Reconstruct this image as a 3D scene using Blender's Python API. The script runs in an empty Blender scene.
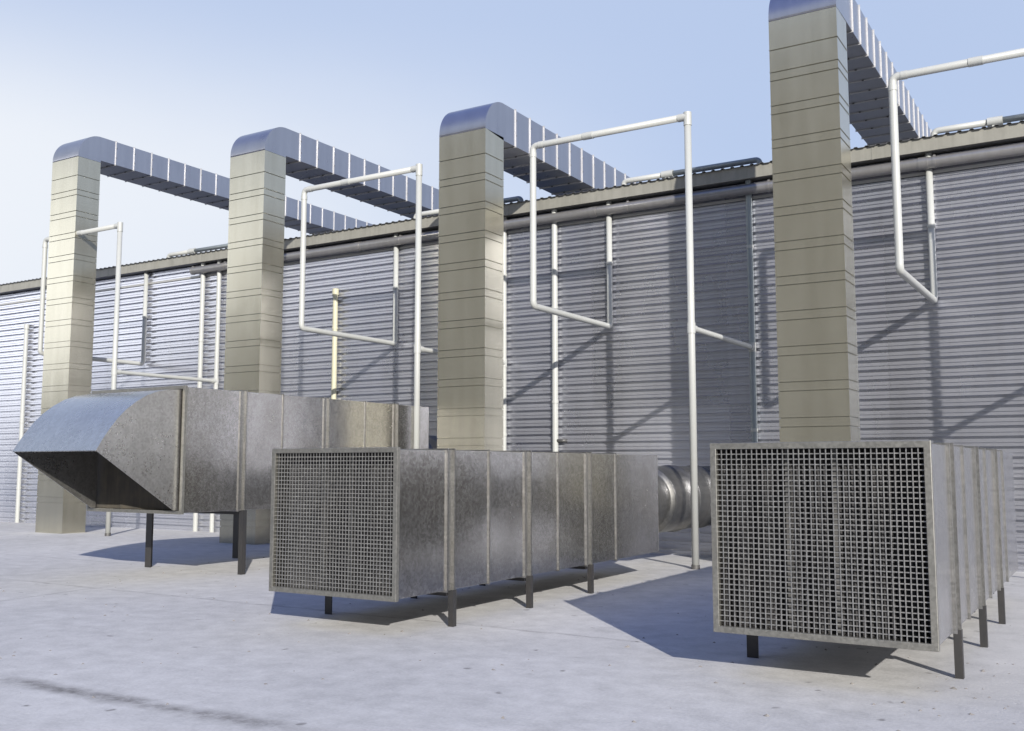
import bpy, math, random
from mathutils import Vector
C = bpy.context.scene
R = math.radians
random.seed(7)

# ------------------------------------------------------------------ camera, sky, sun, exposure
cam_d = bpy.data.cameras.new('camera')
cam = bpy.data.objects.new('camera', cam_d); C.collection.objects.link(cam)
cam.location = (0, 0, 1.7)
cam.rotation_euler = (R(90) + math.atan(100.5 / 1000.0), 0, R(31.4))
cam_d.sensor_width = 36.0
cam_d.lens = 36.0 * 1000.0 / 1024.0
cam_d.clip_start = 0.05
cam_d.clip_end = 2000
C.camera = cam

SUN_EL, SUN_DIR = 21.6, (0.686, -0.728)
w = bpy.data.worlds.new('World'); C.world = w; w.use_nodes = True
nt = w.node_tree; nt.nodes.clear()
def wn(t, **k):
    n = nt.nodes.new(t)
    for a, b in k.items(): setattr(n, a, b)
    return n
out = wn('ShaderNodeOutputWorld'); bg = wn('ShaderNodeBackground')
sky = wn('ShaderNodeTexSky', sky_type='NISHITA')
sky.sun_disc = False
sky.sun_elevation = R(SUN_EL)
sky.sun_rotation = math.atan2(SUN_DIR[0], SUN_DIR[1])
sky.air_density = 1.0; sky.dust_density = 1.6; sky.ozone_density = 2.0
# white veil added over one sky side, for its glow and pale reflections
tc = wn('ShaderNodeTexCoord')
dot = wn('ShaderNodeVectorMath', operation='DOT_PRODUCT')
dot.inputs[1].default_value = Vector((-0.97, 0.10, 0.20)).normalized()
nt.links.new(tc.outputs['Generated'], dot.inputs[0])
ns = wn('ShaderNodeTexNoise'); ns.inputs['Scale'].default_value = 2.2; ns.inputs['Detail'].default_value = 5
mp = wn('ShaderNodeMapping'); mp.inputs['Scale'].default_value = (1, 1, 2.4)
nt.links.new(tc.outputs['Generated'], mp.inputs['Vector']); nt.links.new(mp.outputs[0], ns.inputs['Vector'])
m1 = wn('ShaderNodeMath', operation='MULTIPLY_ADD'); m1.inputs[1].default_value = 0.24
nt.links.new(ns.outputs['Fac'], m1.inputs[0]); nt.links.new(dot.outputs['Value'], m1.inputs[2])
mr = wn('ShaderNodeMapRange', interpolation_type='SMOOTHSTEP')
mr.inputs['From Min'].default_value = 0.50; mr.inputs['From Max'].default_value = 1.10
mr.inputs['To Min'].default_value = 0.0; mr.inputs['To Max'].default_value = 0.95
nt.links.new(m1.outputs[0], mr.inputs['Value'])
sx = wn('ShaderNodeSeparateXYZ'); nt.links.new(tc.outputs['Generated'], sx.inputs[0])
hi = wn('ShaderNodeMapRange', interpolation_type='SMOOTHSTEP')
hi.inputs['From Min'].default_value = 0.28; hi.inputs['From Max'].default_value = 0.44
hi.inputs['To Min'].default_value = 1.0; hi.inputs['To Max'].default_value = 0.12
nt.links.new(sx.outputs['Z'], hi.inputs['Value'])
vf = wn('ShaderNodeMath', operation='MULTIPLY', use_clamp=True)
nt.links.new(mr.outputs[0], vf.inputs[0]); nt.links.new(hi.outputs[0], vf.inputs[1])
dot2 = wn('ShaderNodeVectorMath', operation='DOT_PRODUCT')
dot2.inputs[1].default_value = Vector((-0.84, -0.53, 0.10)).normalized()
nt.links.new(tc.outputs['Generated'], dot2.inputs[0])
added_lobe = wn('ShaderNodeMapRange', interpolation_type='SMOOTHSTEP')  # unseen bright sky lobe, added to whiten reflections in the left cladding
added_lobe.inputs['From Min'].default_value = 0.74; added_lobe.inputs['From Max'].default_value = 0.97
nt.links.new(dot2.outputs['Value'], added_lobe.inputs['Value'])
blue = wn('ShaderNodeMix', data_type='RGBA'); blue.inputs['Factor'].default_value = 0.84
blue.inputs['B'].default_value = (5.3, 6.4, 9.2, 1)
up = wn('ShaderNodeMapRange', interpolation_type='SMOOTHSTEP')
up.inputs['From Min'].default_value = 0.52; up.inputs['From Max'].default_value = 0.80
nt.links.new(sx.outputs['Z'], up.inputs['Value'])
grad = wn('ShaderNodeMix', data_type='RGBA')
grad.inputs['A'].default_value = (6.5, 7.9, 10.9, 1); grad.inputs['B'].default_value = (0.8, 2.1, 7.6, 1)
nt.links.new(up.outputs[0], grad.inputs['Factor']); nt.links.new(grad.outputs['Result'], blue.inputs['B'])
nt.links.new(sky.outputs[0], blue.inputs['A'])
mix = wn('ShaderNodeMix', data_type='RGBA')
mix.inputs['B'].default_value = (10.4, 10.8, 11.4, 1)
nt.links.new(vf.outputs[0], mix.inputs['Factor']); nt.links.new(blue.outputs['Result'], mix.inputs['A'])
mix2 = wn('ShaderNodeMix', data_type='RGBA'); mix2.inputs['B'].default_value = (30.0, 30.6, 32.0, 1)
lo = wn('ShaderNodeMapRange', interpolation_type='SMOOTHSTEP')
lo.inputs['From Min'].default_value = 0.20; lo.inputs['From Max'].default_value = 0.30
lo.inputs['To Min'].default_value = 1.0; lo.inputs['To Max'].default_value = 0.0
nt.links.new(sx.outputs['Z'], lo.inputs['Value'])
bf = wn('ShaderNodeMath', operation='MULTIPLY', use_clamp=True)
nt.links.new(added_lobe.outputs[0], bf.inputs[0]); nt.links.new(lo.outputs[0], bf.inputs[1])
nt.links.new(bf.outputs[0], mix2.inputs['Factor']); nt.links.new(mix.outputs['Result'], mix2.inputs['A'])
nt.links.new(mix2.outputs['Result'], bg.inputs['Color'])
bg.inputs['Strength'].default_value = 0.06
nt.links.new(bg.outputs[0], out.inputs['Surface'])

sd = bpy.data.lights.new('sun', 'SUN'); sun = bpy.data.objects.new('sun', sd); C.collection.objects.link(sun)
sd.energy = 5.0; sd.angle = R(0.5); sd.color = (1.0, 0.95, 0.88)
e = R(SUN_EL)
to_sun = Vector((SUN_DIR[0] * math.cos(e), SUN_DIR[1] * math.cos(e), math.sin(e)))
sun.rotation_euler = to_sun.to_track_quat('Z', 'Y').to_euler()
sun.location = (20, -20, 20)

vs = C.view_settings
vs.view_transform = 'Standard'; vs.look = 'None'; vs.gamma = 1; vs.use_curve_mapping = False
vs.exposure = 0.5

# ------------------------------------------------------------------ materials
def newmat(name):
    m = bpy.data.materials.new(name); m.use_nodes = True
    t = m.node_tree; b = t.nodes['Principled BSDF']
    return m, t, b
def N(t, typ, **k):
    n = t.nodes.new(typ)
    for a, b in k.items(): setattr(n, a, b)
    return n
def noise(t, vec, scale, detail=4, rough=0.55):
    n = N(t, 'ShaderNodeTexNoise'); n.inputs['Scale'].default_value = scale
    n.inputs['Detail'].default_value = detail; n.inputs['Roughness'].default_value = rough
    t.links.new(vec, n.inputs['Vector']); return n.outputs['Fac']
def mapping(t, vec, sc):
    n = N(t, 'ShaderNodeMapping'); n.inputs['Scale'].default_value = sc
    t.links.new(vec, n.inputs['Vector']); return n.outputs[0]
def ramp(t, fac, stops):
    n = N(t, 'ShaderNodeValToRGB'); e = n.color_ramp.elements
    while len(e) < len(stops): e.new(0.5)
    for i, (p, c) in enumerate(stops):
        e[i].position = p
        e[i].color = (c, c, c, 1) if isinstance(c, (int, float)) else (*c, 1)
    t.links.new(fac, n.inputs['Fac']); return n.outputs['Color']
def mixc(t, fac, a, b, mode='MIX'):
    n = N(t, 'ShaderNodeMix', data_type='RGBA', blend_type=mode)
    for s, v in (('Factor', fac), ('A', a), ('B', b)):
        if hasattr(v, 'links') or hasattr(v, 'is_linked'): t.links.new(v, n.inputs[s])
        else: n.inputs[s].default_value = v if isinstance(v, (int, float)) else (*v, 1)
    return n.outputs['Result']
def math_(t, op, a, b=None, c=None, clamp=False):
    n = N(t, 'ShaderNodeMath', operation=op, use_clamp=clamp)
    for i, v in enumerate((a, b, c)):
        if v is None: continue
        if isinstance(v, (int, float)): n.inputs[i].default_value = v
        else: t.links.new(v, n.inputs[i])
    return n.outputs[0]
def bump(t, b, h, strength, dist):
    n = N(t, 'ShaderNodeBump'); n.inputs['Strength'].default_value = strength; n.inputs['Distance'].default_value = dist
    t.links.new(h, n.inputs['Height']); t.links.new(n.outputs[0], b.inputs['Normal'])

def galvanised(name, lo, hi, metal=0.85, r0=0.34, r1=0.5, stain=0.35, spangle=9.0, wave=0.004, stain_col=(0.16, 0.14, 0.11)):
    m, t, b = newmat(name)
    co = N(t, 'ShaderNodeTexCoord').outputs['Object']
    geo = N(t, 'ShaderNodeObjectInfo')
    va = N(t, 'ShaderNodeVectorMath', operation='ADD')
    t.links.new(co, va.inputs[0]); t.links.new(geo.outputs['Location'], va.inputs[1]); co = va.outputs[0]
    vor = N(t, 'ShaderNodeTexVoronoi'); vor.inputs['Scale'].default_value = spangle * 4
    t.links.new(co, vor.inputs['Vector'])
    sp = N(t, 'ShaderNodeSeparateColor'); t.links.new(vor.outputs['Color'], sp.inputs[0])
    big = noise(t, co, 1.3, 6, 0.6)
    mid = noise(t, mapping(t, co, (1, 1, 0.55)), spangle, 6, 0.7)
    f = math_(t, 'MULTIPLY_ADD', mid, 0.65, math_(t, 'MULTIPLY', sp.outputs[0], 0.35))
    col = mixc(t, ramp(t, f, [(0.3, 0.0), (0.72, 1.0)]), lo, hi)
    patch = ramp(t, big, [(0.40, 0.0), (0.75, 1.0)])
    streak = noise(t, mapping(t, co, (9, 9, 0.5)), 1.0, 4, 0.6)
    st = ramp(t, streak, [(0.5, 0.0), (0.75, 1.0)])
    fac = math_(t, 'MULTIPLY', math_(t, 'MAXIMUM', patch, math_(t, 'MULTIPLY', st, 0.7)), stain)
    fac = math_(t, 'MULTIPLY', fac, math_(t, 'ADD', mid, 0.35), clamp=True)
    col = mixc(t, fac, col, stain_col)
    t.links.new(col, b.inputs['Base Color'])
    b.inputs['Metallic'].default_value = metal
    t.links.new(math_(t, 'MULTIPLY_ADD', f, r1 - r0, math_(t, 'MULTIPLY_ADD', patch, 0.10, r0)), b.inputs['Roughness'])
    h = math_(t, 'MULTIPLY_ADD', mid, 0.012, noise(t, co, 2.2, 2, 0.4))
    bump(t, b, h, 0.6, wave)
    return m

def painted(name, col, rough=0.5, metal=0.0, dirt=0.25, dcol=(0.2, 0.18, 0.15), scale=6.0):
    m, t, b = newmat(name)
    co = N(t, 'ShaderNodeTexCoord').outputs['Object']
    n1 = noise(t, co, scale, 6, 0.65); n2 = noise(t, mapping(t, co, (12, 12, 1.2)), 1.0, 4)
    f = math_(t, 'MULTIPLY', ramp(t, math_(t, 'MULTIPLY_ADD', n2, 0.5, math_(t, 'MULTIPLY', n1, 0.5)), [(0.42, 0.0), (0.72, 1.0)]), dirt)
    t.links.new(mixc(t, f, col, dcol), b.inputs['Base Color'])
    b.inputs['Metallic'].default_value = metal
    t.links.new(math_(t, 'MULTIPLY_ADD', n1, 0.25, rough - 0.12), b.inputs['Roughness'])
    bump(t, b, n1, 0.2, 0.003)
    return m

M = {}
def rolled(name, lo, hi, metal, r0, r1, wave):
    """smooth sheet steel: faint vertical rolling streaks and a few soft water marks"""
    m, t, b = newmat(name)
    co = N(t, 'ShaderNodeTexCoord').outputs['Object']
    oi = N(t, 'ShaderNodeObjectInfo'); va = N(t, 'ShaderNodeVectorMath', operation='ADD')
    t.links.new(co, va.inputs[0]); t.links.new(oi.outputs['Location'], va.inputs[1]); co = va.outputs[0]
    st = noise(t, mapping(t, co, (4.5, 4.5, 0.35)), 1.0, 5, 0.6)
    fine = noise(t, mapping(t, co, (22, 22, 3.0)), 1.0, 4, 0.6)
    big = noise(t, co, 0.8, 4, 0.55)
    f = math_(t, 'MULTIPLY_ADD', st, 0.5, math_(t, 'MULTIPLY_ADD', fine, 0.15, math_(t, 'MULTIPLY', big, 0.35)))
    col = mixc(t, ramp(t, f, [(0.3, 0.0), (0.7, 1.0)]), lo, hi)
    t.links.new(col, b.inputs['Base Color']); b.inputs['Metallic'].default_value = metal
    t.links.new(math_(t, 'MULTIPLY_ADD', f, r1 - r0, r0), b.inputs['Roughness'])
    bump(t, b, noise(t, co, 1.5, 2, 0.4), 0.5, wave)
    return m
M['duct'] = rolled('duct_steel', (0.385, 0.368, 0.295), (0.495, 0.478, 0.395), 0.82, 0.14, 0.28, 0.006)
M['run'] = rolled('overhead_duct_steel', (0.33, 0.335, 0.37), (0.42, 0.425, 0.46), 0.9, 0.22, 0.36, 0.004)
M['run_flange'] = galvanised('run_flange_steel', (0.42, 0.42, 0.42), (0.50, 0.50, 0.50), 0.35, 0.4, 0.5, 0.2, 9.0, 0.001)
M['casing'] = galvanised('casing_steel', (0.39, 0.382, 0.365), (0.57, 0.563, 0.55), 0.95, 0.11, 0.24, 0.36, 9.0, 0.006)
M['connector'] = galvanised('connector_steel', (0.17, 0.17, 0.165), (0.24, 0.24, 0.23), 0.92, 0.34, 0.46, 0.4, 6.0, 0.002)
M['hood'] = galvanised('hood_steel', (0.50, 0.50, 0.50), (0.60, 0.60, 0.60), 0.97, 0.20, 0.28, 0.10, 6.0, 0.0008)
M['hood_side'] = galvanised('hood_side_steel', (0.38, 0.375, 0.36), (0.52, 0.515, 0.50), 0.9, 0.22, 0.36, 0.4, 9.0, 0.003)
M['flange'] = galvanised('flange_steel', (0.25, 0.25, 0.24), (0.35, 0.345, 0.335), 0.93, 0.28, 0.4, 0.3, 12.0, 0.001)
M['frame'] = galvanised('frame_steel', (0.22, 0.217, 0.198), (0.30, 0.296, 0.27), 0.8, 0.36, 0.5, 0.3, 12.0, 0.001)
M['wire'] = galvanised('wire_steel', (0.28, 0.28, 0.272), (0.42, 0.42, 0.41), 0.85, 0.34, 0.48, 0.3, 20.0, 0.0005)
M['leg'] = painted('leg_paint', (0.022, 0.022, 0.023), 0.5, 0.0, 0.3, (0.06, 0.05, 0.042), 14)
M['filter'] = painted('filter_media', (0.022, 0.022, 0.024), 0.9, 0.0, 0.6, (0.07, 0.067, 0.065), 3)
M['filter_bar'] = painted('filter_bar_steel', (0.09, 0.09, 0.09), 0.6, 0.5, 0.3)
M['pipe'] = painted('pipe_paint', (0.37, 0.38, 0.365), 0.42, 0.0, 0.22, (0.34, 0.33, 0.27), 7)
M['pipe_grey'] = painted('grey_pipe', (0.22, 0.25, 0.26), 0.45, 0.2, 0.3, (0.12, 0.12, 0.12), 7)
M['pipe_cream'] = painted('cream_pipe', (0.44, 0.425, 0.31), 0.5, 0.0, 0.25, (0.34, 0.31, 0.2), 7)
M['clip'] = painted('clip_steel', (0.10, 0.10, 0.10), 0.5, 0.5, 0.2)
M['fascia'] = painted('fascia_paint', (0.24, 0.235, 0.205), 0.5, 0.15, 0.5, (0.12, 0.117, 0.10), 3)
M['gutter'] = painted('gutter_paint', (0.27, 0.265, 0.26), 0.36, 0.6, 0.4, (0.15, 0.14, 0.13), 4)
M['roof'] = painted('roof_sheet_steel', (0.16, 0.165, 0.17), 0.55, 0.4, 0.3, (0.1, 0.095, 0.09), 3)
M['trim'] = painted('trim_steel', (0.36, 0.36, 0.35), 0.5, 0.4, 0.3, (0.3, 0.28, 0.25), 5)

def cladding():
    m, t, b = newmat('wall_cladding_steel')
    co = N(t, 'ShaderNodeTexCoord').outputs['Object']
    s = N(t, 'ShaderNodeSeparateXYZ'); t.links.new(co, s.inputs[0])
    ix = math_(t, 'FLOOR', math_(t, 'DIVIDE', s.outputs['X'], PANEL))
    iz = math_(t, 'FLOOR', math_(t, 'DIVIDE', math_(t, 'ADD', s.outputs['Z'], 0.2), 3.24))
    cv = N(t, 'ShaderNodeCombineXYZ'); t.links.new(ix, cv.inputs[0]); t.links.new(iz, cv.inputs[1])
    wv = N(t, 'ShaderNodeTexWhiteNoise', noise_dimensions='2D'); t.links.new(cv.outputs[0], wv.inputs['Vector'])
    streak = noise(t, mapping(t, co, (0.8, 1, 0.5)), 1.0, 4, 0.55)
    blot = noise(t, co, 0.6, 5, 0.6)
    f = math_(t, 'MULTIPLY_ADD', wv.outputs['Value'], 0.35, math_(t, 'MULTIPLY_ADD', streak, 0.35, math_(t, 'MULTIPLY', blot, 0.3)))
    col = mixc(t, ramp(t, f, [(0.2, 0.0), (0.8, 1.0)]), (0.46, 0.47, 0.52), (0.58, 0.59, 0.64))
    drip = noise(t, mapping(t, co, (5, 1, 0.35)), 1.0, 5, 0.65)
    col = mixc(t, math_(t, 'MULTIPLY', ramp(t, drip, [(0.50, 0.0), (0.85, 1.0)]), 0.22), col, (0.25, 0.24, 0.22))
    t.links.new(col, b.inputs['Base Color'])
    b.inputs['Metallic'].default_value = 0.80
    t.links.new(math_(t, 'MULTIPLY_ADD', streak, 0.14, math_(t, 'MULTIPLY_ADD', wv.outputs['Value'], 0.08, 0.17)), b.inputs['Roughness'])
    bump(t, b, noise(t, mapping(t, co, (1.3, 1, 0.4)), 1.0, 2), 0.5, 0.006)
    return m
PANEL = 3.05
M['cladding'] = cladding()

def ground_mat():
    m, t, b = newmat('roof_deck_concrete')
    co = N(t, 'ShaderNodeTexCoord').outputs['Object']
    n1 = noise(t, co, 0.35, 6, 0.6); n2 = noise(t, co, 3.5, 8, 0.68); n3 = noise(t, co, 38, 4, 0.6)
    f = math_(t, 'MULTIPLY_ADD', n1, 0.30, math_(t, 'MULTIPLY_ADD', n2, 0.45, math_(t, 'MULTIPLY', n3, 0.25)))
    col = mixc(t, ramp(t, f, [(0.36, 0.0), (0.60, 1.0)]), (0.34, 0.338, 0.335), (0.52, 0.516, 0.51))
    # grey scuffs and damp patches
    sc = noise(t, mapping(t, co, (1.0, 2.6, 1)), 1.3, 9, 0.76)
    col = mixc(t, math_(t, 'MULTIPLY', ramp(t, sc, [(0.56, 0.0), (0.72, 1.0)]), 0.36), col, (0.25, 0.25, 0.25))
    # rough, gritty corner on the right
    s = N(t, 'ShaderNodeSeparateXYZ'); t.links.new(co, s.inputs[0])
    d = math_(t, 'SUBTRACT', math_(t, 'MULTIPLY_ADD', n2, 2.2, s.outputs['X']), 0.0)
    gritty = ramp(t, math_(t, 'MULTIPLY_ADD', d, 0.5, 0.35), [(0.3, 0.0), (0.75, 1.0)])
    gn = ramp(t, noise(t, co, 7, 8, 0.75), [(0.44, 0.0), (0.62, 1.0)])
    col = mixc(t, math_(t, 'MULTIPLY', math_(t, 'MULTIPLY', gritty, gn), 0.5), col, (0.29, 0.285, 0.28))
    # dark cracks / dirt lines: (point, direction, half width)
    dist = N(t, 'ShaderNodeVectorMath', operation='ADD')
    nv = N(t, 'ShaderNodeTexNoise'); nv.inputs['Scale'].default_value = 1.6; nv.inputs['Detail'].default_value = 7
    nv.inputs['Roughness'].default_value = 0.7
    t.links.new(co, nv.inputs['Vector'])
    nvs = N(t, 'ShaderNodeVectorMath', operation='SCALE'); nvs.inputs['Scale'].default_value = 0.30
    t.links.new(nv.outputs['Color'], nvs.inputs[0])
    t.links.new(co, dist.inputs[0]); t.links.new(nvs.outputs[0], dist.inputs[1])
    s2 = N(t, 'ShaderNodeSeparateXYZ'); t.links.new(dist.outputs[0], s2.inputs[0])
    for (p, q, hw, strg) in LINES:
        dx, dy = q[0] - p[0], q[1] - p[1]; L = math.hypot(dx, dy); nx, ny = -dy / L, dx / L
        c = nx * (p[0] + 0.15) + ny * (p[1] + 0.15)
        dd = math_(t, 'ABSOLUTE', math_(t, 'SUBTRACT', math_(t, 'MULTIPLY_ADD', s2.outputs['X'], nx, math_(t, 'MULTIPLY', s2.outputs['Y'], ny)), c))
        line = ramp(t, math_(t, 'DIVIDE', dd, hw), [(0.1, 1.0), (1.0, 0.0)])
        along = math_(t, 'MULTIPLY_ADD', s2.outputs['X'], dx / L, math_(t, 'MULTIPLY', s2.outputs['Y'], dy / L))
        a0 = (p[0] * dx + p[1] * dy) / L
        u = math_(t, 'DIVIDE', math_(t, 'SUBTRACT', along, a0), L)
        ends = ramp(t, u, [(0.0, 0.0), (0.06, 1.0), (0.9, 1.0), (1.0, 0.0)])
        brk = ramp(t, noise(t, co, 2.6, 6, 0.75), [(0.36, 0.15), (0.6, 1.0)])
        fac = math_(t, 'MULTIPLY', math_(t, 'MULTIPLY', line, ends), math_(t, 'MULTIPLY', brk, strg))
        col = mixc(t, fac, col, (0.16, 0.155, 0.15))
    # small dark specks
    vo = N(t, 'ShaderNodeTexVoronoi', voronoi_dimensions='2D'); vo.inputs['Scale'].default_value = 1.5; vo.inputs['Randomness'].default_value = 1.0
    wob = N(t, 'ShaderNodeVectorMath', operation='ADD')
    nv2 = N(t, 'ShaderNodeTexNoise'); nv2.inputs['Scale'].default_value = 14; t.links.new(co, nv2.inputs['Vector'])
    ns2 = N(t, 'ShaderNodeVectorMath', operation='SCALE'); ns2.inputs['Scale'].default_value = 0.12
    t.links.new(nv2.outputs['Color'], ns2.inputs[0]); t.links.new(co, wob.inputs[0]); t.links.new(ns2.outputs[0], wob.inputs[1])
    t.links.new(wob.outputs[0], vo.inputs['Vector'])
    spk = ramp(t, vo.outputs['Distance'], [(0.022, 1.0), (0.062, 0.0)])
    sp = N(t, 'ShaderNodeSeparateColor'); t.links.new(vo.outputs['Color'], sp.inputs[0])
    sel = ramp(t, sp.outputs[0], [(0.60, 0.0), (0.85, 1.0)])
    col = mixc(t, math_(t, 'MULTIPLY', math_(t, 'MULTIPLY', spk, sel), 0.8), col, (0.17, 0.165, 0.16))
    t.links.new(col, b.inputs['Base Color'])
    b.inputs['Roughness'].default_value = 0.8
    b.inputs['Specular IOR Level'].default_value = 0.3
    h = math_(t, 'MULTIPLY_ADD', n2, 0.6, math_(t, 'MULTIPLY_ADD', n3, 0.25, math_(t, 'MULTIPLY', math_(t, 'MULTIPLY', gritty, gn), -0.4)))
    bump(t, b, h, 0.45, 0.02)
    return m
LINES = [((-8.6, 4.9), (-4.3, 4.97), 0.16, 1.0), ((-14.5, 9.12), (-3.2, 9.12), 0.05, 0.55),
         ((-12.1, 6.2), (-12.45, 9.6), 0.06, 0.5), ((-22.0, 11.6), (-15.0, 11.7), 0.05, 0.4)]
M['ground'] = ground_mat()

# ------------------------------------------------------------------ mesh helpers
class MB:
    def __init__(s, base=(0, 0, 0)):
        s.v = []; s.f = []; s.sm = []; s.b = Vector(base)
    def vert(s, p):
        s.v.append(tuple(Vector(p) - s.b)); return len(s.v) - 1
    def face(s, idx, smooth=False):
        s.f.append(tuple(idx)); s.sm.append(smooth)
    def box(s, x0, x1, y0, y1, z0, z1):
        i = [s.vert((x, y, z)) for z in (z0, z1) for y in (y0, y1) for x in (x0, x1)]
        for q in ((0, 2, 3, 1), (4, 5, 7, 6), (0, 1, 5, 4), (2, 6, 7, 3), (0, 4, 6, 2), (1, 3, 7, 5)):
            s.face([i[k] for k in q])
        return s
    def ring(s, x0, x1, z0, z1, t, y0, y1):
        """rectangular tube round the y axis: outer x0..x1, z0..z1, wall t"""
        o = [(x0, z0), (x1, z0), (x1, z1), (x0, z1)]
        n = [(x0 + t, z0 + t), (x1 - t, z0 + t), (x1 - t, z1 - t), (x0 + t, z1 - t)]
        A = [s.vert((x, y0, z)) for x, z in o]; B = [s.vert((x, y0, z)) for x, z in n]
        D = [s.vert((x, y1, z)) for x, z in o]; E = [s.vert((x, y1, z)) for x, z in n]
        for k in range(4):
            j = (k + 1) % 4
            s.face((A[k], A[j], B[j], B[k])); s.face((D[j], D[k], E[k], E[j]))
            s.face((A[j], A[k], D[k], D[j])); s.face((B[k], B[j], E[j], E[k]))
        return s
    def hring(s, x0, x1, y0, y1, t, z0, z1):
        """rectangular band round a vertical duct"""
        o = [(x0, y0), (x1, y0), (x1, y1), (x0, y1)]
        n = [(x0 + t, y0 + t), (x1 - t, y0 + t), (x1 - t, y1 - t), (x0 + t, y1 - t)]
        A = [s.vert((x, y, z0)) for x, y in o]; B = [s.vert((x, y, z0)) for x, y in n]
        D = [s.vert((x, y, z1)) for x, y in o]; E = [s.vert((x, y, z1)) for x, y in n]
        for k in range(4):
            j = (k + 1) % 4
            s.face((A[j], A[k], B[k], B[j])); s.face((D[k], D[j], E[j], E[k]))
            s.face((A[k], A[j], D[j], D[k])); s.face((B[j], B[k], E[k], E[j]))
        return s
    def prism_x(s, prof, x0, x1, smooth_from=None):
        """extrude a (y, z) outline along x"""
        a = [s.vert((x0, y, z)) for y, z in prof]; b = [s.vert((x1, y, z)) for y, z in prof]
        n = len(prof); a2, b2 = a, b
        if smooth_from is not None:
            a2 = [s.vert((x0, y, z)) for y, z in prof]; b2 = [s.vert((x1, y, z)) for y, z in prof]
        s.face(a2); s.face(b2[::-1])
        for k in range(n):
            j = (k + 1) % n
            s.face((a[k], b[k], b[j], a[j]), smooth_from is not None and smooth_from[0] <= k < smooth_from[1])
        return s
    def tube(s, p, q, r, n=18, caps=True, r2=None):
        p = Vector(p); q = Vector(q); d = (q - p).normalized()
        u = d.orthogonal().normalized(); v = d.cross(u)
        r2 = r if r2 is None else r2
        A = []; B = []
        for k in range(n):
            a = 2 * math.pi * k / n; o = u * math.cos(a) + v * math.sin(a)
            A.append(s.vert(p + o * r)); B.append(s.vert(q + o * r2))
        for k in range(n):
            j = (k + 1) % n; s.face((A[k], A[j], B[j], B[k]), True)
        if caps:
            for rg in (A[::-1], B): s.face([s.vert(Vector(s.v[i]) + s.b) for i in rg])
        return s
    def path(s, pts, r, n=18, bend=0.14, seg=7, caps=True):
        """pipe through pts with rounded corners, one continuous surface"""
        pts = [Vector(p) for p in pts]; c = [pts[0]]
        for k in range(1, len(pts) - 1):
            a = (pts[k - 1] - pts[k]).normalized(); b = (pts[k + 1] - pts[k]).normalized()
            p0 = pts[k] + a * bend; p2 = pts[k] + b * bend
            for i in range(seg + 1):
                t = i / seg; c.append(p0 * (1 - t) ** 2 + pts[k] * 2 * t * (1 - t) + p2 * t * t)
        c.append(pts[-1])
        rings = []; u = None
        for k, p in enumerate(c):
            d = (c[min(k + 1, len(c) - 1)] - c[max(k - 1, 0)]).normalized()
            u = d.orthogonal().normalized() if u is None else (u - d * u.dot(d)).normalized()
            v = d.cross(u)
            rings.append([s.vert(p + (u * math.cos(2 * math.pi * i / n) + v * math.sin(2 * math.pi * i / n)) * r) for i in range(n)])
        for A, B in zip(rings, rings[1:]):
            for k in range(n):
                j = (k + 1) % n; s.face((A[k], A[j], B[j], B[k]), True)
        if caps: s.face(rings[0][::-1]); s.face(rings[-1])
        return s
    def lathe_y(s, cx, cz, prof, n=48):
        """(y, radius) profile turned round an axis along y"""
        rings = [[s.vert((cx + r * math.cos(2 * math.pi * k / n), y, cz + r * math.sin(2 * math.pi * k / n))) for k in range(n)] for y, r in prof]
        for A, B in zip(rings, rings[1:]):
            for k in range(n):
                j = (k + 1) % n; s.face((A[k], B[k], B[j], A[j]), True)
        return s
    def build(s, name, mat, parent=None, bevel=0.0):
        me = bpy.data.meshes.new(name); me.from_pydata(s.v, [], s.f)
        me.polygons.foreach_set('use_smooth', s.sm); me.update()
        me.materials.append(mat)
        o = bpy.data.objects.new(name, me); C.collection.objects.link(o)
        if parent: o.parent = parent
        else: o.location = s.b
        if bevel:
            bm = o.modifiers.new('bevel', 'BEVEL'); bm.width = bevel; bm.segments = 2
            bm.limit_method = 'ANGLE'; bm.angle_limit = R(40)
        return o

def thing(name, label, cat, loc, group=None):
    o = bpy.data.objects.new(name, None); C.collection.objects.link(o)
    o.location = loc; o.empty_display_size = 0.2
    o['label'] = label; o['category'] = cat
    if group: o['group'] = group
    return o

# ------------------------------------------------------------------ ground
def gz(y):
    if y <= 16.4: return 0.0
    return -0.095 * min(1.0, (y - 16.4) / 2.9)
g = MB()
xs = [-300, -120, -60, -40] + [-36 + 2 * k for k in range(25)] + [20, 40, 80, 200]
ys = [-200, -60, -20, -8, -2, 2, 5, 8, 11, 14, 16.4, 17.4, 18.4, 19.3, 22, 60, 300]
rows = [[g.vert((x, y, gz(y))) for x in xs] for y in ys]
for a, b in zip(rows, rows[1:]):
    for k in range(len(xs) - 1): g.face((a[k], a[k + 1], b[k + 1], b[k]))
go = g.build('ground', M['ground']); go['kind'] = 'structure'; go['label'] = 'pale grey concrete deck with dirt lines and dark specks'

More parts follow.
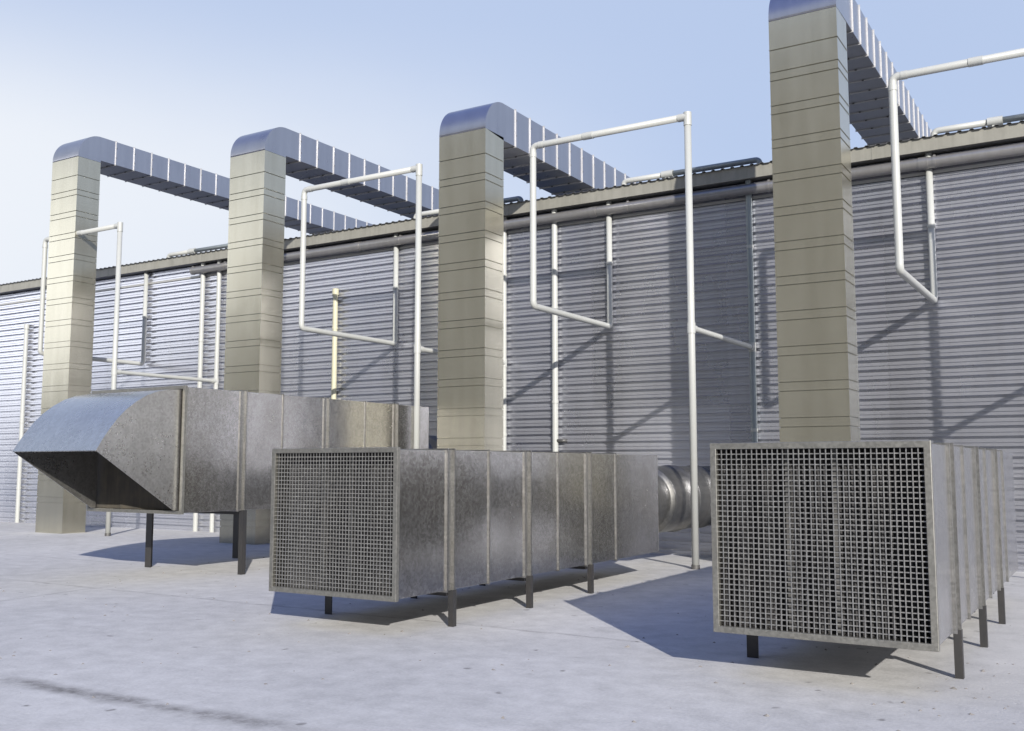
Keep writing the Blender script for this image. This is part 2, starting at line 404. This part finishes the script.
# ------------------------------------------------------------------ the building
WY = 19.35
XA, XB = -76.25, 24.4
bl = thing('metal_building', 'long low building with ribbed bare metal cladding behind all the ducts and pipes', 'building', (-25, WY, -0.1))
base = bl.location
def clad():
    m = MB(base); P = 0.18
    # one rib going up: (dz, dy) with dy < 0 towards the viewer
    rib = [(0.0, 0.046), (0.006, -0.044), (0.052, -0.044), (0.055, -0.022), (0.068, -0.022), (0.071, -0.044), (0.117, -0.044), (0.122, 0.046)]
    zs = []
    z = -0.12; 
    while z < 7.32:
        for dz, dy in rib: zs.append((z + dz, dy))
        z += P
    x = XA; k = 0
    while x < XB - 0.01:
        off = -0.006 if k % 2 else 0.0
        x1 = x + PANEL + (0.05 if k % 2 else 0.0); x0 = x - (0.05 if k % 2 else 0.0)
        xm = [x0, x0 + 0.02, (x0 + x1) / 2, x1 - 0.02, x1]
        cols = [[m.vert((xx, WY + off + dy, zz)) for zz, dy in zs] for xx in xm]
        for a, b in zip(cols, cols[1:]):
            for i in range(len(zs) - 1): m.face((a[i], b[i], b[i + 1], a[i + 1]))
        x += PANEL; k += 1
    return m.build('wall_cladding', M['cladding'], bl)
clad()
f = MB(base)
f.box(XA, XB, 19.05, 19.075, 7.40, 7.66).build('fascia', M['fascia'], bl, 0.006)
f = MB(base); f.box(XA, XB, 19.078, 19.36, 7.405, 7.42).build('soffit', M['gutter'], bl)
f = MB(base); f.box(XA, XB, 19.27, 19.30, 7.03, 7.085).build('head_trim', M['trim'], bl)
k = XA + 0.5
while k < XB:
    if k > -40: MB(base).box(k, k + 0.035, 19.043, 19.0485, 7.395, 7.665).build('fascia_joint', M['fascia'], bl)
    k += 4.0
gt = MB(base).tube((-22.3, 19.13, 7.20), (XB, 19.13, 7.20), 0.105, 24).build('gutter_pipe', M['gutter'], bl)
for x in [-22.28] + [-21 + 3.05 * k for k in range(14)]:
    b = MB(base); b.tube((x, 19.13, 7.20), (x + 0.05, 19.13, 7.20), 0.113, 24); b.box(x + 0.005, x + 0.045, 19.10, 19.32, 7.30, 7.33)
    b.build('gutter_bracket', M['gutter'], gt)
for x in (-9.68, -2.95, -16.3):
    b = MB(base); b.tube((x, 19.13, 7.20), (x + 0.17, 19.13, 7.20), 0.117, 24)
    b.build('gutter_joint', M['gutter'], gt)
r = MB(base)
prof = []; x = XA - 0.3
while x < XB + 0.3:
    for dx, dz in ((0, 0), (0.08, 0), (0.10, 0.022), (0.15, 0.022), (0.17, 0.0)): prof.append((x + dx, dz))
    x += 0.2
A = [r.vert((px, 19.0, 7.650 + pz)) for px, pz in prof]; B = [r.vert((px, 46.0, 7.650 + pz + 0.9)) for px, pz in prof]
for k in range(len(prof) - 1): r.face((A[k], A[k + 1], B[k + 1], B[k]))
ro = r.build('roof_sheet', M['roof'], bl)
so = ro.modifiers.new('thick', 'SOLIDIFY'); so.thickness = 0.004
e2 = MB(base)
for xx in (XA, XB - 0.02): e2.prism_x([(19.36, -0.1), (45.9, -0.1), (45.9, 8.5), (19.36, 7.62)], xx, xx + 0.02)
e2.box(XA + 0.02, XB - 0.02, 45.9, 45.95, -0.1, 8.5)
e2.build('far_wall', M['trim'], bl)

# ------------------------------------------------------------------ the neighbouring block the metal reflects
nb = thing('concrete_building', 'tall stepped grey block behind the viewer, mirrored in the metal cladding', 'building', (-25, -26, 0))
def neighbour():
    B = nb.location
    steps = [(-104, -88, 7.0), (-88, -74, 10.5), (-74, -60, 14.5), (-60, -47, 18.5), (-47, 6, 27.0)]
    for x0, x1, h in steps:
        w_ = MB(B).box(x0, x1 - 0.02, -40, -26, -0.02, h).build('block', M['concrete'], nb)
        MB(B).box(x0 - 0.1, x1 - 0.03, -40.2, -25.8, h + 0.002, h + 0.4).build('coping', M['trim'], w_)
        z = 1.4
        while z < h - 1.6:
            MB(B).box(x0 + 1.5, x1 - 1.5, -25.995, -25.93, z, z + 1.3).build('window_band', M['dark_glass'], w_)
            z += 3.4
M['concrete'] = painted('concrete_wall', (0.74, 0.63, 0.42), 0.85, 0, 0.4, (0.2, 0.19, 0.17), 0.6)
M['dark_glass'] = painted('dark_window', (0.03, 0.035, 0.04), 0.2, 0, 0.1)
neighbour()

# ------------------------------------------------------------------ roof-crossing ducts
def exhaust_duct(xc, top, label, th=0.74, W=1.10):
    x0, x1 = xc - W / 2, xc + W / 2; y0, y1 = 15.85, 16.52; zb = top - th
    base = (xc, (y0 + y1) / 2, 0.0)
    t = thing('exhaust_duct', label, 'duct', base, 'tall galvanised ducts crossing over the roof edge')
    zs = top - 1.20
    seams = [zs]; k = 1
    while True:
        a = zs - 0.38 - 0.57 * (k - 1); b2 = a - 0.145
        if b2 < 0.35: break
        seams += [a, b2]; k += 1
    # riser in sheet lengths with a recessed joint between them
    m = MB(base); lv = [(-0.01, 0.0)]
    for q in sorted(seams):
        lv += [(q - 0.009, 0.0), (q - 0.008, -0.018), (q + 0.006, -0.018), (q + 0.007, 0.006), (q + 0.017, 0.006), (q + 0.019, 0.0)]
    lv.append((top - 0.70, 0.0))
    loops = [[m.vert((px, py, z)) for px, py in ((x0 - o, y0 - o), (x1 + o, y0 - o), (x1 + o, y1 + o), (x0 - o, y1 + o))] for z, o in lv]
    for a, b in zip(loops, loops[1:]):
        for q in range(4): m.face((a[q], a[(q + 1) % 4], b[(q + 1) % 4], b[q]))
    m.face(loops[-1]); m.face(loops[0][::-1])
    m.build('riser', M['duct'], t)
    # elbow: curved back, square throat
    Rr = 0.66; pr = []
    pr.append((y0, top - 0.695))
    for i in range(17):
        a = math.pi - (math.pi / 2) * i / 16
        pr.append((y0 + Rr + Rr * math.cos(a), top - Rr + Rr * math.sin(a)))
    n0 = len(pr)
    pr += [(16.97, top), (16.97, zb), (y1, zb), (y1, top - 0.695 if top - 0.695 < zb else zb - 0.001)]
    if abs(pr[-1][1] - zb) < 0.02: pr.pop()
    MB(base).prism_x(pr, x0, x1, (0, n0)).build('elbow', M['run'], t)
    ye = 31.0
    run = MB(base).ring(x0, x1, zb, top, 0.02, 16.972, ye)
    ro_ = run.build('overhead_run', M['run'], t, 0.004)
    MB(base).box(x0, x1, ye + 0.002, ye + 0.7, 7.9, top).build('roof_drop', M['run'], t, 0.004)
    y = 16.97; k = 0
    while y < ye - 0.3:
        fl = MB(base).ring(x0 - 0.022, x1 + 0.022, zb - 0.022, top + 0.022, 0.024, y - 0.008, y + 0.008).build('flange', M['run_flange'], t)
        if y < 22.5:
            for zc in (zb + th * 0.3, zb + th * 0.72):
                MB(base).box(x1 + 0.0, x1 + 0.022, y + 0.0085, y + 0.03, zc - 0.018, zc + 0.018).build('clamp', M['clip'], fl)
            for xx in (x0 + W * 0.3, x0 + W * 0.7):
                MB(base).box(xx - 0.018, xx + 0.018, y - 0.03, y - 0.0085, zb - 0.022, zb - 0.001).build('clamp', M['clip'], fl)
        y += 0.588; k += 1
    return t
exhaust_duct(-23.52, 10.47, 'tallest duct, standing farthest left behind the hooded unit, washed pale', 0.64)
exhaust_duct(-16.76, 9.50, 'tan duct rising behind the hooded unit, second tallest in the left half', 0.66)
exhaust_duct(-10.83, 8.94, 'shortest duct, rising right behind the meshed unit in the middle', 0.76)
exhaust_duct(-4.13, 9.74, 'nearest and widest-looking duct, rising behind the right-hand meshed unit', 0.68)

# ------------------------------------------------------------------ air handling units
def l_leg(m, x, y, z0, z1, sx, sy, w=0.075, th=0.009):
    pr = [(x, y), (x + sx * w, y), (x + sx * w, y + sy * th), (x + sx * th, y + sy * th), (x + sx * th, y + sy * w), (x, y + sy * w)]
    if sx * sy < 0: pr = pr[::-1]
    a = [m.vert((px, py, z0)) for px, py in pr]; b = [m.vert((px, py, z1)) for px, py in pr]
    m.face(a[::-1]); m.face(b)
    for k in range(6): m.face((a[k], a[(k + 1) % 6], b[(k + 1) % 6], b[k]))

def air_unit(label, x0, x1, z0, z1, y0, y1, pairs, singles, grille, duct_r, duct_c, legw=(0.105, 0.064)):
    base = ((x0 + x1) / 2, (y0 + y1) / 2, 0.0)
    t = thing('air_unit', label, 'air unit', base, 'galvanised air units on short legs')
    p = 0.020
    X0, X1, Z0, Z1 = x0 + p, x1 - p, z0 + p, z1 - p
    body = MB(base)
    body.ring(X0, X1, Z0, Z1, 0.012, y0 + 0.051, y1 - 0.012); body.box(X0, X1, y1 - 0.0115, y1, Z0, Z1)
    body.build('casing', M['casing'], t, 0.004)
    # front frame
    MB(base).ring(x0, x1, z0, z1, 0.052, y0, y0 + 0.05).build('front_frame', M['frame'], t, 0.004)
    for y in singles:
        MB(base).ring(x0 + 0.004, x1 - 0.004, z0 + 0.004, z1 - 0.004, 0.02, y - 0.010, y + 0.010).build('flange', M['flange'], t)
    for y in pairs:
        for d in (-0.105, 0.0):
            MB(base).ring(x0 - (0.018 if d == 0 else 0), x1 + (0.018 if d == 0 else 0), z0 - (0.012 if d == 0 else 0), z1, 0.023 + (0.012 if d == 0 else 0), y + d - 0.010, y + d + 0.010).build('flange', M['flange'], t)
        MB(base).ring(x0 + 0.014, x1 - 0.014, z0 + 0.014, z1 - 0.014, 0.009, y - 0.0945, y - 0.0105).build('joint_strip', M['flange'], t)
        for x, sx, lw in ((x0 - 0.06, 1, legw[0]), (x1 + 0.020, -1, legw[1])):
            m = MB(base); l_leg(m, x, y - 0.028, 0.0, z0 + 0.02, sx, 1, lw)
            m.build('leg', M['leg'], t)
        MB(base).box(x0 + 0.08, x1 - 0.08, y - 0.02, y + 0.04, z0 - 0.05, z0 - 0.001).build('cross_beam', M['leg'], t)
    if grille:
        fx0, fx1, fz0, fz1 = x0 + 0.05, x1 - 0.05, z0 + 0.05, z1 - 0.05
        m = MB(base); rnd = random.Random(int(abs(x0) * 100))
        nx = round((fx1 - fx0) / 0.042); nz = round((fz1 - fz0) / 0.042); wv = 0.0042
        for k in range(1, nx):
            x = fx0 + (fx1 - fx0) * k / nx + rnd.uniform(-0.001, 0.001); d = rnd.uniform(0, 0.0015)
            m.box(x - wv, x + wv, y0 + 0.016 + d, y0 + 0.023 + d, fz0, fz1)
        for k in range(1, nz):
            z = fz0 + (fz1 - fz0) * k / nz + rnd.uniform(-0.001, 0.001)
            m.box(fx0, fx1, y0 + 0.0252, y0 + 0.032, z - wv, z + wv)
        m.build('grille', M['wire'], t)
        fb = MB(base); ix0, ix1, iz0, iz1 = X0 + 0.013, X1 - 0.013, Z0 + 0.013, Z1 - 0.013
        yb = y0 + 0.24; n = 60
        a = []; b2 = []
        for k in range(n + 1):
            x = ix0 + (ix1 - ix0) * k / n; yy = yb + (0.05 if k % 2 else 0.0)
            a.append(fb.vert((x, yy, iz0))); b2.append(fb.vert((x, yy, iz1)))
        for k in range(n): fb.face((a[k], a[k + 1], b2[k + 1], b2[k]))
        fo = fb.build('filter_bank', M['filter'], t)
        for fr in (1 / 3, 0.56):
            xx = ix0 + (ix1 - ix0) * fr
            MB(base).box(xx - 0.02, xx + 0.02, yb - 0.035, yb - 0.004, iz0, iz1).build('filter_bar', M['filter_bar'], fo)
    cx, cz = duct_c; r_ = duct_r; prof = [(y1 + 0.0, r_ * 0.97)]
    y = y1 + 0.02
    L = WY - y
    for a, b2 in ((0.0, 1.0), (0.10, 1.0), (0.101, 1.035), (0.125, 1.035), (0.126, 1.0), (0.16, 0.94), (0.24, 0.90), (0.26, 0.93), (0.262, 1.03), (0.285, 1.03), (0.287, 1.0), (0.5, 1.0),
                  (0.502, 1.03), (0.525, 1.03), (0.527, 1.0), (0.75, 1.0), (0.752, 1.03), (0.775, 1.03), (0.777, 1.0), (1.0, 1.0)):
        prof.append((y + L * a, r_ * b2))
    MB(base).lathe_y(cx, cz, prof).build('round_connector', M['connector'], t)
    return t
air_unit('meshed metal unit in the middle with a big round pipe leaving its far end', -7.92, -6.20, 0.365, 1.888, 7.96, 14.55,
         [8.95, 10.58, 12.20], [9.68, 11.32, 13.02], True, 0.58, (-7.06, 1.12))
air_unit('nearest meshed metal unit, facing the viewer at the right edge of the deck', -2.915, -1.215, 0.365, 1.888, 7.90, 14.40,
         [8.93, 10.57, 12.20], [9.68, 11.32, 13.02], True, 0.40, (-2.45, 1.12))
lu = air_unit('largest metal unit with a curved open hood on its front end', -14.17, -11.96, 0.985, 2.905, 10.20, 16.40,
         [11.43, 13.38, 15.35], [12.27, 14.40], False, 0.75, (-13.07, 1.60), (0.145, 0.085))
def hood(t):
    base = t.location
    x0, x1 = -13.97, -12.05
    top = [(8.78, 1.914), (8.87, 2.06), (8.99, 2.225), (9.11, 2.37), (9.24, 2.495), (9.40, 2.615), (9.59, 2.722), (9.78, 2.79), (9.98, 2.828), (10.21, 2.845)]
    th = 0.012
    # curved top sheet
    m = MB(base)
    inner = [(y + 0.009, z - 0.012) for y, z in top]
    n = len(top)
    V4 = lambda: ([m.vert((x0, y, z)) for y, z in top], [m.vert((x1, y, z)) for y, z in top], [m.vert((x0, y, z)) for y, z in inner], [m.vert((x1, y, z)) for y, z in inner])
    a, b, c, d = V4()
    for i in range(n - 1):
        m.face((a[i], b[i], b[i + 1], a[i + 1]), True); m.face((c[i], c[i + 1], d[i + 1], d[i]), True)
    a, b, c, d = V4()
    for i in range(n - 1):
        m.face((a[i], a[i + 1], c[i + 1], c[i])); m.face((b[i], d[i], d[i + 1], b[i + 1]))
    m.face((a[0], c[0], d[0], b[0])); m.face((a[-1], b[-1], d[-1], c[-1]))
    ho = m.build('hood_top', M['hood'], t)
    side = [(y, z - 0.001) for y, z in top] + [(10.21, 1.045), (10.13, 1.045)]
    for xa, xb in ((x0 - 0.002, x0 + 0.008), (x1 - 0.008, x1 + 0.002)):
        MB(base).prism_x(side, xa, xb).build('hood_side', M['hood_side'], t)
    lip = MB(base); lip.box(x0, x1, 8.775, 8.787, 1.902, 1.9135); lip.build('hood_lip', M['hood'], t)
    # added plate behind the hood, coloured dark brown to stand for the shaded interior
    MB(base).box(-14.10, -12.03, 10.262, 10.275, 1.042, 2.848).build('hood_shade_plate', painted('shade_brown_plate', (0.04, 0.036, 0.03), 0.85, 0, 0.7, (0.10, 0.085, 0.06), 5), t)
hood(lu)

# ------------------------------------------------------------------ pipe loops
PY0, WP = 15.95, 19.22
def pipe_loop(xl, xr, label, bar_joint, wall_mat='pipe', top=7.73, low=4.67, tee=4.03, rr=0.061):
    base = (xr, PY0, 0.0)
    t = thing('pipe_loop', label, 'pipes', base, 'white pipe loops between the ducts and the wall')
    P = M['pipe']
    gw = gz(WP)
    MB(base).path([(xr, PY0, 0), (xr, PY0, top)], rr).build('standpipe', P, t)
    MB(base).path([(xr - 0.05, PY0, top), (xl, PY0, top), (xl, PY0, low), (xl, WP, low), (xl, WP, 7.40)], rr, bend=0.10).build('loop_pipe', P, t)
    MB(base).tube((xr, PY0, tee), (xr, WP, tee), rr * 0.85).build('branch_pipe', P, t)
    wall = MB(base).tube((xr, WP, gw - 0.01), (xr, WP, 7.40), rr * 1.02).build('wall_pipe', M[wall_mat], t)
    # fittings
    m = MB(base).tube((xr, PY0, top - 0.16), (xr, PY0, top + 0.075), rr * 1.14); m.tube((xr + 0.0, PY0, top), (xr - 0.17, PY0, top), rr * 1.13); m.build('corner_fitting', P, t)
    m = MB(base).tube((xr, PY0, tee - 0.09), (xr, PY0, tee + 0.09), rr * 1.18); m.tube((xr, PY0, tee), (xr, PY0 + 0.16, tee), rr * 1.1); m.build('tee', P, t)
    m = MB(base).tube((xr, WP, tee - 0.09), (xr, WP, tee + 0.09), rr * 1.18); m.tube((xr, WP, tee), (xr, WP - 0.16, tee), rr * 1.1); m.build('tee', P, t)
    m = MB(base).tube((bar_joint - 0.1, PY0, top), (bar_joint + 0.1, PY0, top), rr * 1.14)
    m.build('coupling', P, t)
    m = MB(base).tube((xl, PY0, top - 0.22), (xl, PY0, top - 0.13), rr * 1.12); m.tube((xl + 0.13, PY0, top), (xl + 0.22, PY0, top), rr * 1.12); m.build('coupling', P, t)
    for x_, z_ in ((xl, 6.05), (xr, 6.05), (xr, 2.4)):
        m = MB(base).tube((x_, WP, z_ - 0.03), (x_, WP, z_ + 0.03), rr * 1.16); m.box(x_ - 0.02, x_ + 0.02, WP + 0.05, WY - 0.02, z_ - 0.02, z_ + 0.02); m.build('pipe_clip', P, t)
    MB(base).tube((xr, PY0, 0.0), (xr, PY0, 0.07), rr * 1.18).build('pipe_foot', M['clip'], t)
    # pipe along the roof edge: pale first half, grey second half
    xm = xl + (xr - xl) * 0.36; Z = 8.05
    MB(base).path([(xl, 20.0, 7.68), (xl, 20.0, Z), (xm, 20.0, Z)], rr, bend=0.10).build('roof_pipe', P, t)
    MB(base).path([(xm, 20.0, Z), (xr, 20.0, Z), (xr, 20.0, 7.68)], rr * 0.98, bend=0.10).build('roof_pipe', M['pipe_grey'], t)
    xc = xl + (xr - xl) * 0.34
    m = MB(base).tube((xc - 0.13, 20.0, Z), (xc + 0.13, 20.0, Z), rr * 1.4); m.box(xc - 0.05, xc + 0.05, 19.96, 20.04, 7.68, Z - 0.06)
    m.build('pipe_support', P, t)
    return t
pipe_loop(-24.38, -21.30, 'white pipe loop farthest left, crossing in front of the tallest duct', -22.9)
pipe_loop(-15.08, -11.95, 'white pipe loop between the two middle ducts, its standpipe rising behind the hooded unit', -13.88)
pipe_loop(-9.27, -6.17, 'white pipe loop whose standpipe meets the deck beside the round pipe of the middle unit', -8.10, 'pipe_grey')
pipe_loop(-2.79, 0.33, 'white pipe loop cut off by the right edge, beside the nearest duct', -1.60)

def downpipe(x, z1, label, mat, stub=None, lateral=0.0):
    base = (x, WP, gz(WP))
    t = thing('downpipe', label, 'pipe', base, 'extra downpipes on the metal wall')
    MB(base).tube((x, WP, gz(WP) - 0.01), (x, WP, z1), 0.066).build('pipe', mat, t)
    z = 1.0
    while z < z1 - 0.2:
        m = MB(base).tube((x, WP, z - 0.03), (x, WP, z + 0.03), 0.076); m.box(x - 0.02, x + 0.02, WP + 0.05, WY - 0.02, z - 0.02, z + 0.02)
        m.build('pipe_clip', mat, t); z += 2.1
    if stub:
        MB(base).path([(x, WP, stub), (x + 0.22, WP, stub), (x + 0.22, WY - 0.02, stub)], 0.04, bend=0.06).build('stub', M['clip'], t)
    if z1 < 7:
        m = MB(base).tube((x, WP, z1 - 0.14), (x, WP, z1 + 0.02), 0.084); m.build('cap', mat, t)
downpipe(-10.62, 7.40, 'plain white downpipe just right of the shortest duct, running up to the gutter', M['pipe'], 2.25)
downpipe(-17.02, 6.19, 'cream downpipe with a capped top that stops short of the eaves', M['pipe_cream'])
downpipe(-21.95, 7.40, 'white downpipe beside the leftmost loop, running up to the start of the gutter', M['pipe'])
downpipe(-30.16, 6.25, 'pale capped downpipe farthest left on the wall, near the edge of the photo', M['pipe'])

# ------------------------------------------------------------------ loose grit on the deck
m = MB()
for k in range(420):
    x = random.uniform(-14, 1.5); y = random.uniform(4.0, 14.0)
    if random.random() < 0.35: x = random.uniform(-1.5, 1.2); y = random.uniform(5, 10)
    s = random.uniform(0.006, 0.02) * (1 if random.random() < 0.9 else 1.7)
    p = [m.vert((x + s * math.cos(a) * random.uniform(0.6, 1.4), y + s * math.sin(a) * random.uniform(0.6, 1.4), 0.0)) for a in (0.3, 1.7, 3.0, 4.1, 5.3)]
    tp = m.vert((x + random.uniform(-s, s) * 0.3, y, s * random.uniform(0.4, 0.9)))
    for i in range(5): m.face((p[i], p[(i + 1) % 5], tp))
grit = m.build('grit', painted('grit_stone', (0.2, 0.19, 0.18), 0.9, 0, 0.3)); grit['kind'] = 'stuff'
grit['label'] = 'dark grit and small chips scattered on the pale deck'; grit['category'] = 'grit'
